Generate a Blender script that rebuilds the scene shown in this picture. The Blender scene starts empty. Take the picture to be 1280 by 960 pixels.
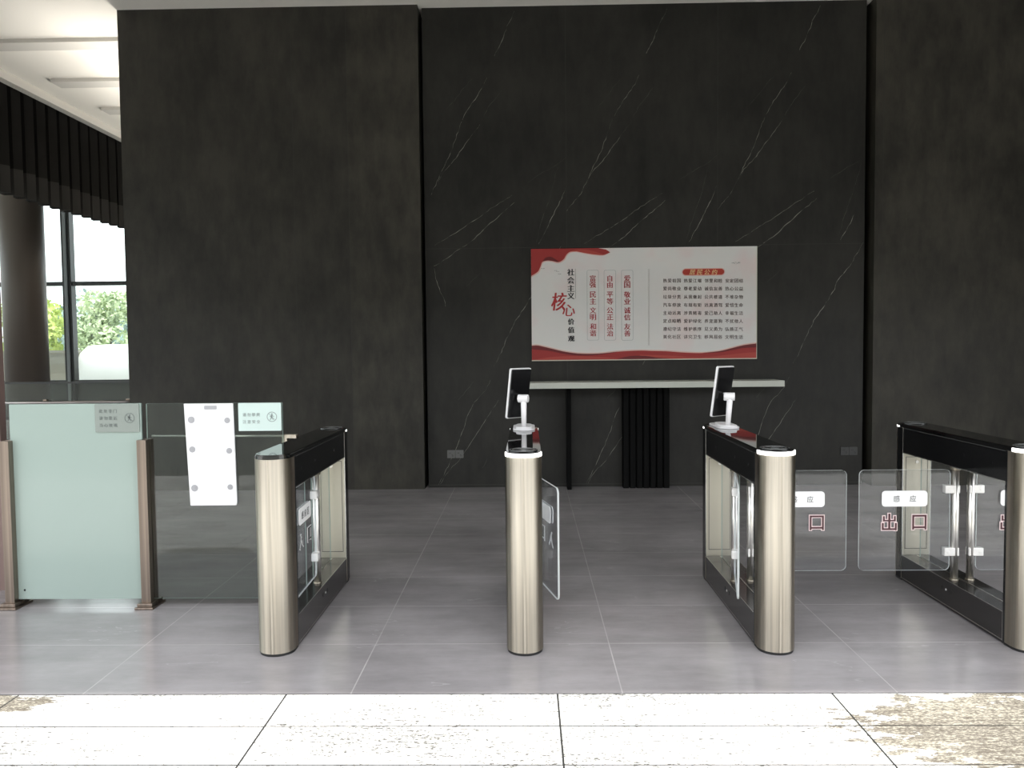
import bpy, bmesh, math, random
from mathutils import Vector, Matrix
random.seed(4)
PI = math.pi
sc = bpy.context.scene
COL = sc.collection

# ------------------------------------------------------------------ camera
f_px, yaw, pitch, roll, cam_h = 1001.48, -0.019057, -0.048022, -0.010451, 1.53251
cy_, sy_, cp_, sp_ = math.cos(yaw), math.sin(yaw), math.cos(pitch), math.sin(pitch)
fwd = Vector((sy_*cp_, cy_*cp_, sp_)); rgt = Vector((cy_, -sy_, 0)); up = rgt.cross(fwd)
r_ = rgt*math.cos(roll) + up*math.sin(roll); u_ = -rgt*math.sin(roll) + up*math.cos(roll)
cd = bpy.data.cameras.new('camera'); cam = bpy.data.objects.new('camera', cd); COL.objects.link(cam)
cd.sensor_width = 36; cd.lens = 36*f_px/1280; cd.clip_end = 300
M3 = Matrix((r_, u_, -fwd)).transposed()
cam.matrix_world = Matrix.Translation((0, 0, cam_h)) @ M3.to_4x4()
sc.camera = cam

# ------------------------------------------------------------------ materials
def srgb(r, g, b):
    def c(v):
        v /= 255
        return v/12.92 if v <= .04045 else ((v+.055)/1.055)**2.4
    return (c(r), c(g), c(b), 1)
def mat(name, col=(.5,.5,.5,1), rough=.5, metal=0, **k):
    m = bpy.data.materials.new(name); m.use_nodes = True
    b = m.node_tree.nodes['Principled BSDF']
    b.inputs['Base Color'].default_value = col; b.inputs['Roughness'].default_value = rough
    b.inputs['Metallic'].default_value = metal
    for n, v in k.items(): b.inputs[n.replace('_', ' ')].default_value = v
    return m
class G:
    """small helper around a node tree"""
    def __init__(s, m): s.t = m.node_tree; s.N = s.t.nodes; s.b = s.N.get('Principled BSDF')
    def n(s, typ, **k):
        x = s.N.new(typ)
        for a, v in k.items(): setattr(x, a, v)
        return x
    def l(s, a, b): s.t.links.new(a, b)
    def val(s, x, sock):
        if isinstance(x, (int, float)): sock.default_value = x
        elif isinstance(x, (tuple, list)): sock.default_value = x
        else: s.l(x, sock)
    def math(s, op, a, b=0, c=None):
        x = s.n('ShaderNodeMath', operation=op); s.val(a, x.inputs[0]); s.val(b, x.inputs[1])
        if c is not None: s.val(c, x.inputs[2])
        return x.outputs[0]
    def coord(s, scale=(1,1,1)):
        tc = s.n('ShaderNodeTexCoord'); mp = s.n('ShaderNodeMapping'); mp.inputs['Scale'].default_value = scale
        s.l(tc.outputs['Object'], mp.inputs['Vector']); return mp.outputs[0]
    def noise(s, scale, detail=4, vec=None, rough=.5, dist=0):
        x = s.n('ShaderNodeTexNoise'); x.inputs['Scale'].default_value = scale; x.inputs['Detail'].default_value = detail
        x.inputs['Roughness'].default_value = rough; x.inputs['Distortion'].default_value = dist
        s.l(vec if vec is not None else s.coord(), x.inputs['Vector']); return x.outputs['Fac']
    def ramp(s, f, stops):
        x = s.n('ShaderNodeValToRGB'); s.l(f, x.inputs[0]); e = x.color_ramp.elements
        while len(e) < len(stops): e.new(.5)
        for i, (p, c) in enumerate(stops): e[i].position = p; e[i].color = c
        return x.outputs[0]
    def mix(s, f, a, b, blend='MIX'):
        x = s.n('ShaderNodeMix', data_type='RGBA', blend_type=blend)
        s.val(f, x.inputs[0]); s.val(a, x.inputs[6]); s.val(b, x.inputs[7]); return x.outputs[2]
    def sep(s):
        tc = s.n('ShaderNodeTexCoord'); x = s.n('ShaderNodeSeparateXYZ'); s.l(tc.outputs['Object'], x.inputs[0]); return x.outputs
    def line(s, coord, off, period, half):
        """1 on joint lines at off + k*period"""
        a = s.math('SUBTRACT', coord, off - period/2); a = s.math('DIVIDE', a, period); a = s.math('FRACT', a)
        a = s.math('SUBTRACT', a, .5); a = s.math('ABSOLUTE', a); return s.math('LESS_THAN', a, half/period)

def g1(v): return (v, v, v, 1)
# dark cladding of the two side piers
def clad(name, base, var):
    m = mat(name, rough=.55, Specular_IOR_Level=.38); g = G(m)
    n1 = g.noise(1.3, 6, rough=.6); n2 = g.noise(9, 5, vec=g.coord((1, 1, .35)), rough=.65)
    f = g.math('ADD', g.math('MULTIPLY', n1, .55), g.math('MULTIPLY', n2, .45))
    lo = tuple(c*(1-var) for c in base[:3])+(1,); hi = tuple(c*(1+var) for c in base[:3])+(1,)
    c = g.ramp(f, [(.38, lo), (.62, hi)])
    if name == 'pier_cladding':      # the slabs differ a little in tone
        s = g.sep(); t = g.math('MULTIPLY', g.math('GREATER_THAN', s[0], -1.87), .30)
        c = g.mix(1.0, c, g.mix(t, (1,1,1,1), (1.9,1.85,1.75,1)), 'MULTIPLY')
    g.l(c, g.b.inputs['Base Color'])
    g.l(g.math('ADD', g.math('MULTIPLY', n2, .2), .4), g.b.inputs['Roughness'])
    return m
PIER = clad('pier_cladding', (.0295, .0275, .0220, 1), .45)
MARB = clad('dark_marble', (.0185, .0178, .0150, 1), .48)
def vein_mat(name, col):
    m = mat(name, col, .5); g = G(m)
    n = g.noise(14, 3)
    g.l(g.ramp(n, [(.36, (.028,.028,.025,1)), (.6, col)]), g.b.inputs['Base Color']); return m
VEIN = vein_mat('marble_vein', (.30,.29,.255,1))
VEIN2 = vein_mat('marble_vein_faint', (.085,.083,.072,1))
JOINT = mat('panel_joint', (.030,.029,.026,1), .6)
BLACKGAP = mat('shadow_gap', (.006,.006,.006,1), .8)

# floor tile
def floor_mat():
    m = mat('grey_stone_tile', rough=.3); g = G(m); s = g.sep()
    cloud = g.noise(.9, 8, rough=.62); streak = g.noise(2.0, 9, vec=g.coord((.45, 1.5, 1)), rough=.72)
    f = g.math('ADD', g.math('MULTIPLY', cloud, .5), g.math('MULTIPLY', streak, .5))
    c = g.ramp(f, [(.36, (.225,.212,.217,1)), (.64, (.385,.365,.373,1))])
    # fine pale diagonal veins
    tc = g.n('ShaderNodeTexCoord'); mp = g.n('ShaderNodeMapping'); mp.inputs['Rotation'].default_value = (0,0,.75); mp.inputs['Scale'].default_value = (.55,2.6,1)
    g.l(tc.outputs['Object'], mp.inputs[0])
    nv = g.noise(1.15, 5, vec=mp.outputs[0], rough=.55, dist=.4)
    v = g.math('ABSOLUTE', g.math('SUBTRACT', nv, .5)); v = g.math('LESS_THAN', v, .0025)
    msk = g.noise(1.9, 2); msk = g.math('MULTIPLY', g.math('GREATER_THAN', msk, .58), v)
    c = g.mix(g.math('MULTIPLY', msk, .45), c, (.45,.44,.44,1))
    jx = g.line(s[0], -1.994, 1.2, .003); jy = g.line(s[1], 4.053, .6, .0035)
    j = g.math('MAXIMUM', jx, jy)
    jc = g.math('MULTIPLY', j, g.math('ADD', g.math('MULTIPLY', g.noise(3, 2), 1.3), -.05))
    c = g.mix(jc, c, (.50,.48,.47,1))
    g.l(c, g.b.inputs['Base Color'])
    g.l(g.math('ADD', g.math('MULTIPLY', cloud, .10), .14), g.b.inputs['Roughness'])
    g.b.inputs['Specular IOR Level'].default_value = .8
    return m
FLOOR = floor_mat()
def pave_mat():
    m = mat('pale_streaked_stone', rough=.6); g = G(m); s = g.sep()
    st = g.noise(26, 6, vec=g.coord((.22, 2.4, 1)), rough=.8)
    sp = g.noise(150, 4, vec=g.coord((.45, 1, 1)), rough=.7)
    area = g.noise(1.7, 3, vec=g.coord((.55, 1.3, 1)))
    k = g.math('ADD', g.math('MULTIPLY', st, .45), g.math('MULTIPLY', sp, .70))
    k = g.math('ADD', k, g.math('MULTIPLY', area, .22))
    dark = g.ramp(k, [(.685, g1(0)), (.78, g1(1))])
    c = g.mix(dark, (.80,.79,.76,1), (.09,.088,.08,1))
    # dappled tree shade painted as brown blotches, large at right, small at left
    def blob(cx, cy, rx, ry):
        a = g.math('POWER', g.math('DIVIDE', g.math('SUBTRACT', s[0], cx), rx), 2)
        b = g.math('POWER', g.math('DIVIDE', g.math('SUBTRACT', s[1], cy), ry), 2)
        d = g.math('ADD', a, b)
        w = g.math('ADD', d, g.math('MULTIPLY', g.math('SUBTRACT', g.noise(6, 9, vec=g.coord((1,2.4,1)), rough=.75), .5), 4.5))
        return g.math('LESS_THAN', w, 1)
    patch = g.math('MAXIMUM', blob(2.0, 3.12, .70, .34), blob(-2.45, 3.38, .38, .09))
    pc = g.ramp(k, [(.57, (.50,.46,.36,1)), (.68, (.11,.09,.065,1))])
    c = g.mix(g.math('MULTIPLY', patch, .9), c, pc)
    j = g.math('MAXIMUM', g.line(s[0], .12, 1.2, .004), g.line(s[1], 3.163, .3, .0036))
    c = g.mix(g.math('MULTIPLY', j, 1.0), c, (.02,.02,.02,1))
    g.l(c, g.b.inputs['Base Color']); return m
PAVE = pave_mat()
ASPH = mat('dark_road', (.16,.165,.15,1), .8)
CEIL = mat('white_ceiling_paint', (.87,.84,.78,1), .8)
BEAM = mat('ceiling_trim_shade', (.60,.58,.54,1), .8)  # white paint greyed: step shade put in the colour; also on the fascia
def steel_mat(name, col, r, an=.6):
    m = mat(name, col, r, 1); g = G(m)
    g.b.inputs['Anisotropic'].default_value = an; g.b.inputs['Anisotropic Rotation'].default_value = .25
    n = g.noise(60, 3, vec=g.coord((1,1,.02))); n2 = g.noise(400, 2, vec=g.coord((1,1,.01)))
    g.l(g.math('ADD', g.math('MULTIPLY', n2, .10), r-.05), g.b.inputs['Roughness'])
    lo = tuple(c*.72 for c in col[:3])+(1,); n = g.ramp(g.noise(38, 3, vec=g.coord((1,1,.01)), rough=.7), [(.38, g1(0)), (.62, g1(1))])  # streaks in the base colour imitate vertical bands of reflection
    g.l(g.mix(n, lo, col), g.b.inputs['Base Color']); return m
STEEL = steel_mat('brushed_steel', (.66,.60,.50,1), .50, .96)
STEELP = mat('polished_steel', (.85,.83,.79,1), .33, 1)
CLAMP = mat('satin_clamp', (.80,.79,.77,1), .4, .3)
PANEL = mat('satin_steel_panel', (.62,.58,.48,1), .45, .75)
POSTM = steel_mat('bronzed_steel', (.30,.245,.205,1), .34)
TRIM = mat('bright_edge_trim', (.75,.74,.70,1), .25, 1)
BLK = mat('gloss_black', (.006,.006,.0065,1), .14)
BLKTOP = mat('black_glass', (.004,.004,.004,1), .03, IOR=1.75)
BASEM = mat('dark_bronze_mirror', (.075,.072,.070,1), .16, .75)
RUB = mat('black_rubber', (.01,.01,.01,1), .6)
GREY = mat('mid_grey_ring', (.16,.165,.16,1), .25, .6)
HOLE = mat('sensor_lens', (.002,.002,.003,1), .1)
LENSW = mat('sensor_lens_white', (.6,.6,.58,1), .2)
WHITEP = mat('white_plastic', (.80,.79,.80,1), .35)
PLATE = mat('white_sticker', (.88,.88,.88,1), .5)
INK = mat('dark_ink', (.02,.025,.03,1), .5)
def led_mat():
    m = mat('led_strip', (.9,.9,.9,1), .4); b = m.node_tree.nodes['Principled BSDF']
    b.inputs['Emission Color'].default_value = (1,1,.97,1); b.inputs['Emission Strength'].default_value = 1.1; return m
LED = led_mat()
def clear_mat(name, tint, refl=1.0, rough=.01, veil=0.0, cap=1.0):
    """clear sheet: tinted see-through mixed with a fresnel reflection"""
    m = bpy.data.materials.new(name); m.use_nodes = True; g = G(m)
    g.N.remove(g.b); out = g.N['Material Output']
    tr = g.n('ShaderNodeBsdfTransparent'); tr.inputs[0].default_value = tint
    gl = g.n('ShaderNodeBsdfGlossy'); gl.inputs['Roughness'].default_value = rough
    fr = g.n('ShaderNodeFresnel'); fr.inputs['IOR'].default_value = 1.5
    mx = g.n('ShaderNodeMixShader'); g.l(g.math('MINIMUM', g.math('MULTIPLY', fr.outputs[0], refl), cap), mx.inputs[0])
    g.l(tr.outputs[0], mx.inputs[1]); g.l(gl.outputs[0], mx.inputs[2]); last = mx.outputs[0]
    if veil:
        df = g.n('ShaderNodeBsdfDiffuse'); df.inputs[0].default_value = (.75,.78,.78,1)
        m2 = g.n('ShaderNodeMixShader'); m2.inputs[0].default_value = veil
        g.l(last, m2.inputs[1]); g.l(df.outputs[0], m2.inputs[2]); last = m2.outputs[0]
    g.l(last, out.inputs['Surface']); return m
ACRY = clear_mat('clear_acrylic', (.95,.96,.97,1), .9, veil=.010, cap=.09)
GLASS = clear_mat('clear_glass', (.86,.90,.88,1), .9)
WINGL = clear_mat('window_glass', (.93,.97,.96,1), .6)
def edge_mat(name, col):
    m = bpy.data.materials.new(name); m.use_nodes = True; g = G(m); g.N.remove(g.b); out = g.N['Material Output']
    d = g.n('ShaderNodeBsdfDiffuse'); d.inputs[0].default_value = col
    t = g.n('ShaderNodeBsdfTranslucent'); t.inputs[0].default_value = col
    a = g.n('ShaderNodeAddShader'); g.l(d.outputs[0], a.inputs[0]); g.l(t.outputs[0], a.inputs[1])
    g.l(a.outputs[0], out.inputs['Surface']); return m
EDGE = edge_mat('acrylic_cut_edge', (.40,.42,.42,1))
GEDGE = edge_mat('glass_cut_edge', (.22,.27,.25,1))
def frost_mat(name, col, tcol):
    m = bpy.data.materials.new(name); m.use_nodes = True; g = G(m); g.N.remove(g.b); out = g.N['Material Output']
    d = g.n('ShaderNodeBsdfDiffuse'); d.inputs[0].default_value = col
    t = g.n('ShaderNodeBsdfTranslucent'); t.inputs[0].default_value = tcol
    a = g.n('ShaderNodeAddShader'); g.l(d.outputs[0], a.inputs[0]); g.l(t.outputs[0], a.inputs[1])
    gl = g.n('ShaderNodeBsdfGlossy'); gl.inputs['Roughness'].default_value = .12
    fr = g.n('ShaderNodeFresnel'); mx = g.n('ShaderNodeMixShader'); g.l(fr.outputs[0], mx.inputs[0])
    g.l(a.outputs[0], mx.inputs[1]); g.l(gl.outputs[0], mx.inputs[2]); g.l(mx.outputs[0], out.inputs['Surface']); return m
FROST = frost_mat('frosted_film_glass', (.30,.37,.34,1), (.12,.145,.135,1))
STICK = frost_mat('pale_acrylic_notice', (.55,.66,.63,1), (.12,.14,.13,1))
STICKG = mat('grey_green_notice', (.23,.262,.24,1), .35)
BOARDW = mat('white_notice_board', (.80,.80,.81,1), .3)
NOTEINK = mat('pale_grey_print', (.13,.15,.145,1), .5)
NOTEINK2 = mat('fainter_grey_print', (.30,.36,.35,1), .5)
VAL = mat('dark_fabric', (.008,.0075,.007,1), .85, Specular_IOR_Level=.15)
COLM = mat('brown_column_cladding', (.115,.095,.082,1), .45)
JAMB = mat('red_brown_stone', (.20,.135,.12,1), .5)
FRAME = mat('dark_window_frame', (.03,.033,.033,1), .4)
FRAMEL = mat('grey_window_frame', (.22,.24,.25,1), .4)
RAILM = mat('rail_metal', (.45,.41,.40,1), .3, 1)
BEIGE = mat('beige_outdoor_wall', (.36,.34,.29,1), .8)
OUTW = mat('white_outdoor_parapet', (.85,.86,.85,1), .7)
SHELF = mat('pale_stone_shelf', (.62,.64,.58,1), .4)
GREYP = mat('grey_plastic', (.13,.13,.125,1), .5)
GREYD = mat('dark_grey_plastic', (.06,.06,.06,1), .5)

# ------------------------------------------------------------------ mesh helpers
def box(bm, x0, x1, y0, y1, z0, z1, mi=0):
    v = [bm.verts.new((x, y, z)) for z in (z0, z1) for y in (y0, y1) for x in (x0, x1)]
    fs = [(0,2,3,1), (4,5,7,6), (0,1,5,4), (2,6,7,3), (0,4,6,2), (1,3,7,5)]
    out = []
    for q in fs:
        fc = bm.faces.new([v[i] for i in q]); fc.material_index = mi; out.append(fc)
    return v
def obox(bm, c, a, b, w, d, h, mi=0):
    pass
def prism(bm, pts, z0, z1, axis='z', mi=0, side=None, smooth=False):
    """extrude a closed outline. axis z: pts=(x,y); axis y: pts=(x,z); axis x: pts=(y,z)"""
    def P(p, t):
        return {'z': (p[0], p[1], t), 'y': (p[0], t, p[1]), 'x': (t, p[0], p[1])}[axis]
    a = [bm.verts.new(P(p, z0)) for p in pts]; b = [bm.verts.new(P(p, z1)) for p in pts]
    f1 = bm.faces.new(a); f2 = bm.faces.new(b[::-1]); f1.material_index = mi; f2.material_index = mi
    n = len(pts)
    for i in range(n):
        q = bm.faces.new((a[i], b[i], b[(i+1) % n], a[(i+1) % n])); q.material_index = mi if side is None else side; q.smooth = smooth
def circ(cx, cy, r, n=32, a0=0, a1=2*PI, end=False):
    m = n if not end else n-1
    return [(cx+r*math.cos(a0+(a1-a0)*i/m), cy+r*math.sin(a0+(a1-a0)*i/m)) for i in range(n)]
def rrect(x0, x1, y0, y1, r, n=6):
    p = []
    for cx, cy, a in ((x1-r, y1-r, 0), (x0+r, y1-r, PI/2), (x0+r, y0+r, PI), (x1-r, y0+r, 1.5*PI)):
        p += [(cx+r*math.cos(a+PI/2*i/n), cy+r*math.sin(a+PI/2*i/n)) for i in range(n+1)]
    return p
def ring(bm, cx, cy, r0, r1, z0, z1, n=40, mi=0):
    a = circ(cx, cy, r0, n); b = circ(cx, cy, r1, n)
    V = [[bm.verts.new((p[0], p[1], z)) for p in q] for q in (a, b) for z in (z0, z1)]
    for i in range(n):
        j = (i+1) % n
        for k, l in ((1, 0), (2, 3), (3, 1), (0, 2)):
            fc = bm.faces.new((V[k][i], V[k][j], V[l][j], V[l][i])); fc.material_index = mi; fc.smooth = k in (1, 2) and l in (0, 3)
def tube(bm, p0, p1, r0, r1=None, n=16, mi=0):
    p0 = Vector(p0); p1 = Vector(p1); r1 = r0 if r1 is None else r1
    d = (p1-p0).normalized(); t = Vector((0,0,1)) if abs(d.z) < .9 else Vector((1,0,0))
    a = d.cross(t).normalized(); b = d.cross(a)
    A = [bm.verts.new(p0+(a*math.cos(2*PI*i/n)+b*math.sin(2*PI*i/n))*r0) for i in range(n)]
    B = [bm.verts.new(p1+(a*math.cos(2*PI*i/n)+b*math.sin(2*PI*i/n))*r1) for i in range(n)]
    for i in range(n):
        q = bm.faces.new((A[i], A[(i+1) % n], B[(i+1) % n], B[i])); q.smooth = True; q.material_index = mi
    bm.faces.new(A[::-1]).material_index = mi; bm.faces.new(B).material_index = mi
def obj(name, bm, mats, parent=None, loc=(0,0,0), rz=0, bevel=0):
    bmesh.ops.recalc_face_normals(bm, faces=bm.faces[:])
    me = bpy.data.meshes.new(name); bm.to_mesh(me); bm.free()
    o = bpy.data.objects.new(name, me); COL.objects.link(o)
    for m in (mats if isinstance(mats, (list, tuple)) else [mats]): me.materials.append(m)
    o.location = loc; o.rotation_euler = (0, 0, rz); o.parent = parent
    if bevel:
        b = o.modifiers.new('bevel', 'BEVEL'); b.width = bevel; b.segments = 2; b.limit_method = 'ANGLE'; b.angle_limit = .7
        b.harden_normals = False
    return o
def tag(o, label, cat, group=None, kind=None):
    o['label'] = label; o['category'] = cat
    if group: o['group'] = group
    if kind: o['kind'] = kind
    return o
def empty(name, loc, label, cat, group=None):
    o = bpy.data.objects.new(name, None); COL.objects.link(o); o.location = loc; o.empty_display_size = .1
    return tag(o, label, cat, group)
def struct(name, bm, mats, parent=None, **k):
    o = obj(name, bm, mats, parent, **k)
    o['kind'] = 'structure'; return o
NB = bmesh.new

# ------------------------------------------------------------------ lettering
_gl = {}
def glyph(ch, bold=.0):
    key = (ch, bold)
    if key in _gl: return _gl[key]
    cu = bpy.data.curves.new('g', 'FONT'); cu.body = ch; cu.size = 1; cu.offset = bold; cu.resolution_u = 3
    o = bpy.data.objects.new('g', cu); COL.objects.link(o)
    dg = bpy.context.evaluated_depsgraph_get(); me = bpy.data.meshes.new_from_object(o.evaluated_get(dg))
    vs = [(v.co.x, v.co.y) for v in me.vertices]; fs = [tuple(p.vertices) for p in me.polygons]
    bpy.data.objects.remove(o); bpy.data.curves.remove(cu); bpy.data.meshes.remove(me)
    xs = [v[0] for v in vs]; ys = [v[1] for v in vs]
    cx, cy = (min(xs)+max(xs))/2, (min(ys)+max(ys))/2; s = max(max(xs)-min(xs), max(ys)-min(ys))
    s = max(s, .72)
    _gl[key] = ([((a-cx)/s, (b-cy)/s) for a, b in vs], fs); return _gl[key]
def put(bm, ch, x, z, size, y=0, bold=.0, sx=1, shear=0, flip=False, mi=0):
    vs, fs = glyph(ch); k = -1 if flip else 1
    n = 1 if bold <= 0 else (3 if bold < .04 else 5)
    for c in range(n):
        o = 0 if n == 1 else (c/(n-1)-.5)*bold*1.6*size
        V = [bm.verts.new((x+o+k*(a*sx+b*shear)*size, y-(.00012*c if y <= 0 else -.00012*c), z+b*size)) for a, b in vs]
        for q in fs:
            try: bm.faces.new([V[i] for i in q]).material_index = mi
            except ValueError: pass
def thick(o, t):
    """give flat lettering or print a real thickness"""
    s = o.modifiers.new('solid', 'SOLIDIFY'); s.thickness = t; s.offset = 0; return o

# ================================================================== SETTING
ZC = 5.10; YR = 8.62; YP = 8.53; XL = -4.28
bm = NB(); box(bm, -14, 9, 3.466, 16, -.2, 0); struct('floor', bm, FLOOR)
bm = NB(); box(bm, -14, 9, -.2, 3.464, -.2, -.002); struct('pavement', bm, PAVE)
bm = NB(); box(bm, -60, 60, -60, -.2, -.22, -.02); box(bm, 9, 60, -.2, 60, -.22, -.02); struct('road', bm, ASPH)
bm = NB(); box(bm, -60, -14.2, -.2, 60, -.22, -.02); box(bm, -14.2, 9, 16.1, 60, -.22, -.02); struct('garden_paving', bm, mat('garden_paving', (.55,.53,.48,1), .8))
# ceiling with shallow steps over the left hall
bm = NB(); box(bm, -6.62, 9, 3.05, 16, ZC, ZC+.2); struct('ceiling', bm, CEIL)
bm = NB(); box(bm, -14, -6.74, 3.05, 16, ZC, ZC+.2); struct('ceiling_beyond_valance', bm, CEIL)
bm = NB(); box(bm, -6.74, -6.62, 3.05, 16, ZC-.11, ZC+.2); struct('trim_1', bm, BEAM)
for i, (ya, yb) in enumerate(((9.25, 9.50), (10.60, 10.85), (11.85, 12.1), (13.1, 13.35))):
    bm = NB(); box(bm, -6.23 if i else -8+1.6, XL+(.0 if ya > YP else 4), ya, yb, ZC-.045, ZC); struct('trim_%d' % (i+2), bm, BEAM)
bm = NB(); box(bm, -14, 9, 3.19, 3.42, 3.05, ZC+.6); struct('wall_front_light_block', bm, mat('light_block_stone', (.30,.29,.27,1), .7))  # unseen wall over the opening, added to cut daylight indoors
# piers and recess
bm = NB()
box(bm, XL, -1.112, YP, 9.2, 0, ZC)
def strip(bm, pts, y, w, mi=0, jit=0.0):
    """thin band following a polyline on a plane of constant y"""
    P = []
    for (a, b) in zip(pts, pts[1:]):
        n = max(1, int(math.dist(a, b)/.035))
        for i in range(n): P.append((a[0]+(b[0]-a[0])*i/n, a[1]+(b[1]-a[1])*i/n))
    P.append(pts[-1]); L = []; R = []
    for i, p in enumerate(P):
        q0 = P[max(0, i-1)]; q1 = P[min(len(P)-1, i+1)]; dx, dz = q1[0]-q0[0], q1[1]-q0[1]; l = math.hypot(dx, dz) or 1
        nx, nz = -dz/l, dx/l; o = random.uniform(-jit, jit) if 0 < i < len(P)-1 else 0
        ww = w*(1 if not jit else random.uniform(.45, 1.1)*(.3+.7*math.sin(PI*min(1, max(0.03, i/len(P))))))
        L.append(bm.verts.new((p[0]+nx*(o+ww/2), y, p[1]+nz*(o+ww/2)))); R.append(bm.verts.new((p[0]+nx*(o-ww/2), y, p[1]+nz*(o-ww/2))))
    for i in range(len(P)-1): bm.faces.new((L[i], L[i+1], R[i+1], R[i])).material_index = mi
for x in (-2.45, -1.87): strip(bm, [(x, 0.0), (x, ZC)], YP-.0008, .004, 1)
struct('wall_left_pier', bm, [PIER, JOINT])
bm = NB(); box(bm, 3.650, 9, YP, 9.2, 0, ZC)
for x in (3.735, 5.3): strip(bm, [(x, 0.0), (x, ZC)], YP-.0008, .004, 1)
struct('wall_right_pier', bm, [PIER, JOINT])
bm = NB(); box(bm, -1.078, 3.585, YR, 8.84, 0, ZC)
VEINS = [(1,[(1.067, 5.05), (1.041, 4.985), (0.99, 4.895), (0.937, 4.755), (0.851, 4.59)]),
(0.7,[(0.772, 4.367), (0.729, 4.276), (0.668, 4.186), (0.608, 4.103), (0.547, 4.012), (0.503, 3.929)]),
(0.7,[(0.495, 3.913), (0.38, 3.604), (0.239, 3.32), (0.159, 3.144), (0.064, 3.035), (.0, 2.95)]),
(0.5,[(0.923, 4.232), (0.863, 4.157), (0.777, 4.05), (0.707, 3.926)]),
(0.7,[(0.69, 3.884), (0.534, 3.677), (0.386, 3.478), (0.282, 3.37), (0.23, 3.278)]),
(0.35,[(0.611, 4.353), (0.499, 4.238), (0.421, 4.131), (0.335, 4.041)]),
(1,[(1.047, 3.055), (0.909, 2.939), (0.762, 2.814), (0.615, 2.68), (0.485, 2.588)]),
(0.6,[(1.022, 3.132), (0.79, 2.991), (0.661, 2.9), (0.479, 2.784), (0.186, 2.609)]),
(1,[(1.59, 3.20), (1.549, 3.091), (1.446, 2.889), (1.402, 2.788), (1.298, 2.612)]),
(0.35,[(1.509, 3.411), (1.422, 3.092), (1.343, 2.882), (1.273, 2.629)]),
(0.3,[(1.595, 3.519), (1.484, 3.436), (1.364, 3.371), (1.193, 3.264)]),
(0.9,[(0.477, 2.58), (0.433, 2.555), (0.321, 2.471), (0.174, 2.388), (0.069, 2.321), (0, 2.27)]),
(0.6,[(0.178, 2.371), (0.197, 2.26), (0.238, 2.114), (0.28, 2.054), (0.296, 1.959)]),
(1,[(1.537, 2.583), (1.398, 2.339), (1.26, 2.17), (1.242, 2.094), (1.155, 1.95), (1.042, 1.797), (0.963, 1.635), (0.857, 1.395), (0.805, 1.31)]),
(0.6,[(0.768, 1.164), (0.715, 1.052), (0.593, 0.923), (0.522, 0.803), (0.459, 0.603), (0.396, 0.447), (0.297, 0.23), (0.19, 0.03)]),
(0.6,[(0.852, 0.947), (0.676, 0.671), (0.491, 0.403), (0.402, 0.282), (0.27, 0.143), (0.207, 0.03)]),
(0.4,[(0.587, 1.148), (0.499, 1.037), (0.42, 0.951)]), (0.3,[(0.67, 2.305), (0.523, 2.17)]), (0.3,[(0.724, 0.314), (0.67, 0.21)])]
for k in range(3):
    for w, L in VEINS:
        pts = [(x-1.165+1.6*k, z) for x, z in L]; pts = [p for p in pts if -1.07 < p[0] < 3.58]
        if len(pts) > 1: strip(bm, pts, YR-.001, .002+.005*w, 2 if w > .55 else 3, .006)
for x in (.435, 2.036): strip(bm, [(x, 0), (x, ZC)], YR-.0012, .005, 1)
strip(bm, [(-1.078, 2.575), (3.585, 2.575)], YR-.0012, .005, 1)
strip(bm, [(-1.078, .028), (3.585, .028)], YR-.0014, .010, 1)
struct('wall_back_recess', bm, [MARB, JOINT, VEIN, VEIN2])
bm = NB(); box(bm, -1.112, 3.650, 8.86, 9.2, 0, ZC); struct('wall_back', bm, BLACKGAP)
# side and rear walls of the left hall
bm = NB(); box(bm, XL, XL+.3, 9.2, 16, 0, ZC); struct('wall_left_hall', bm, PIER)
bm = NB()
for y in (3.4, 5.5, 7.6, 9.7, 11.8, 13.9, 15.9): box(bm, -14.1, -13.95, y, y+.10, 0, ZC)
for z in (0, .85, 2.82, 5.03): box(bm, -14.08, -13.97, 3.4, 16, z, z+.07)
struct('wall_left', bm, FRAME)
for k, y in enumerate((3.4, 5.5, 7.6, 9.7, 11.8, 13.9)):
    bm = NB(); box(bm, -14.04, -14.02, y+.10, y+2.1, .07, 5.03); struct('window_%d' % (k+40), bm, WINGL)
bm = NB(); box(bm, 9, 9.2, 3.4, 9.2, 0, ZC); struct('wall_right', bm, PIER)
bm = NB(); box(bm, XL-.14, XL, 9.25, 15.95, 3.86, 3.90); box(bm, XL-.14, XL-.12, 9.25, 15.95, 3.90, 3.98); struct('trim_fill_ledge', bm, CEIL)  # unseen ledge added to carry the ceiling fill lights
for y, pw in ((9.75, 30), (11.2, 46), (12.5, 46), (13.8, 46), (15.0, 46)):
    ld = bpy.data.lights.new('ceiling_fill_light', 'AREA'); ld.shape = 'RECTANGLE'; ld.size = .12; ld.size_y = 1.5; ld.energy = pw; ld.color = (1, .95, .87)  # added fill lights, hidden behind the pier, to brighten the ceiling
    lo = bpy.data.objects.new('ceiling_fill_light', ld); COL.objects.link(lo); lo.location = (XL-.06, y, 3.91); lo.rotation_euler = (PI, math.radians(-42), 0)
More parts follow.
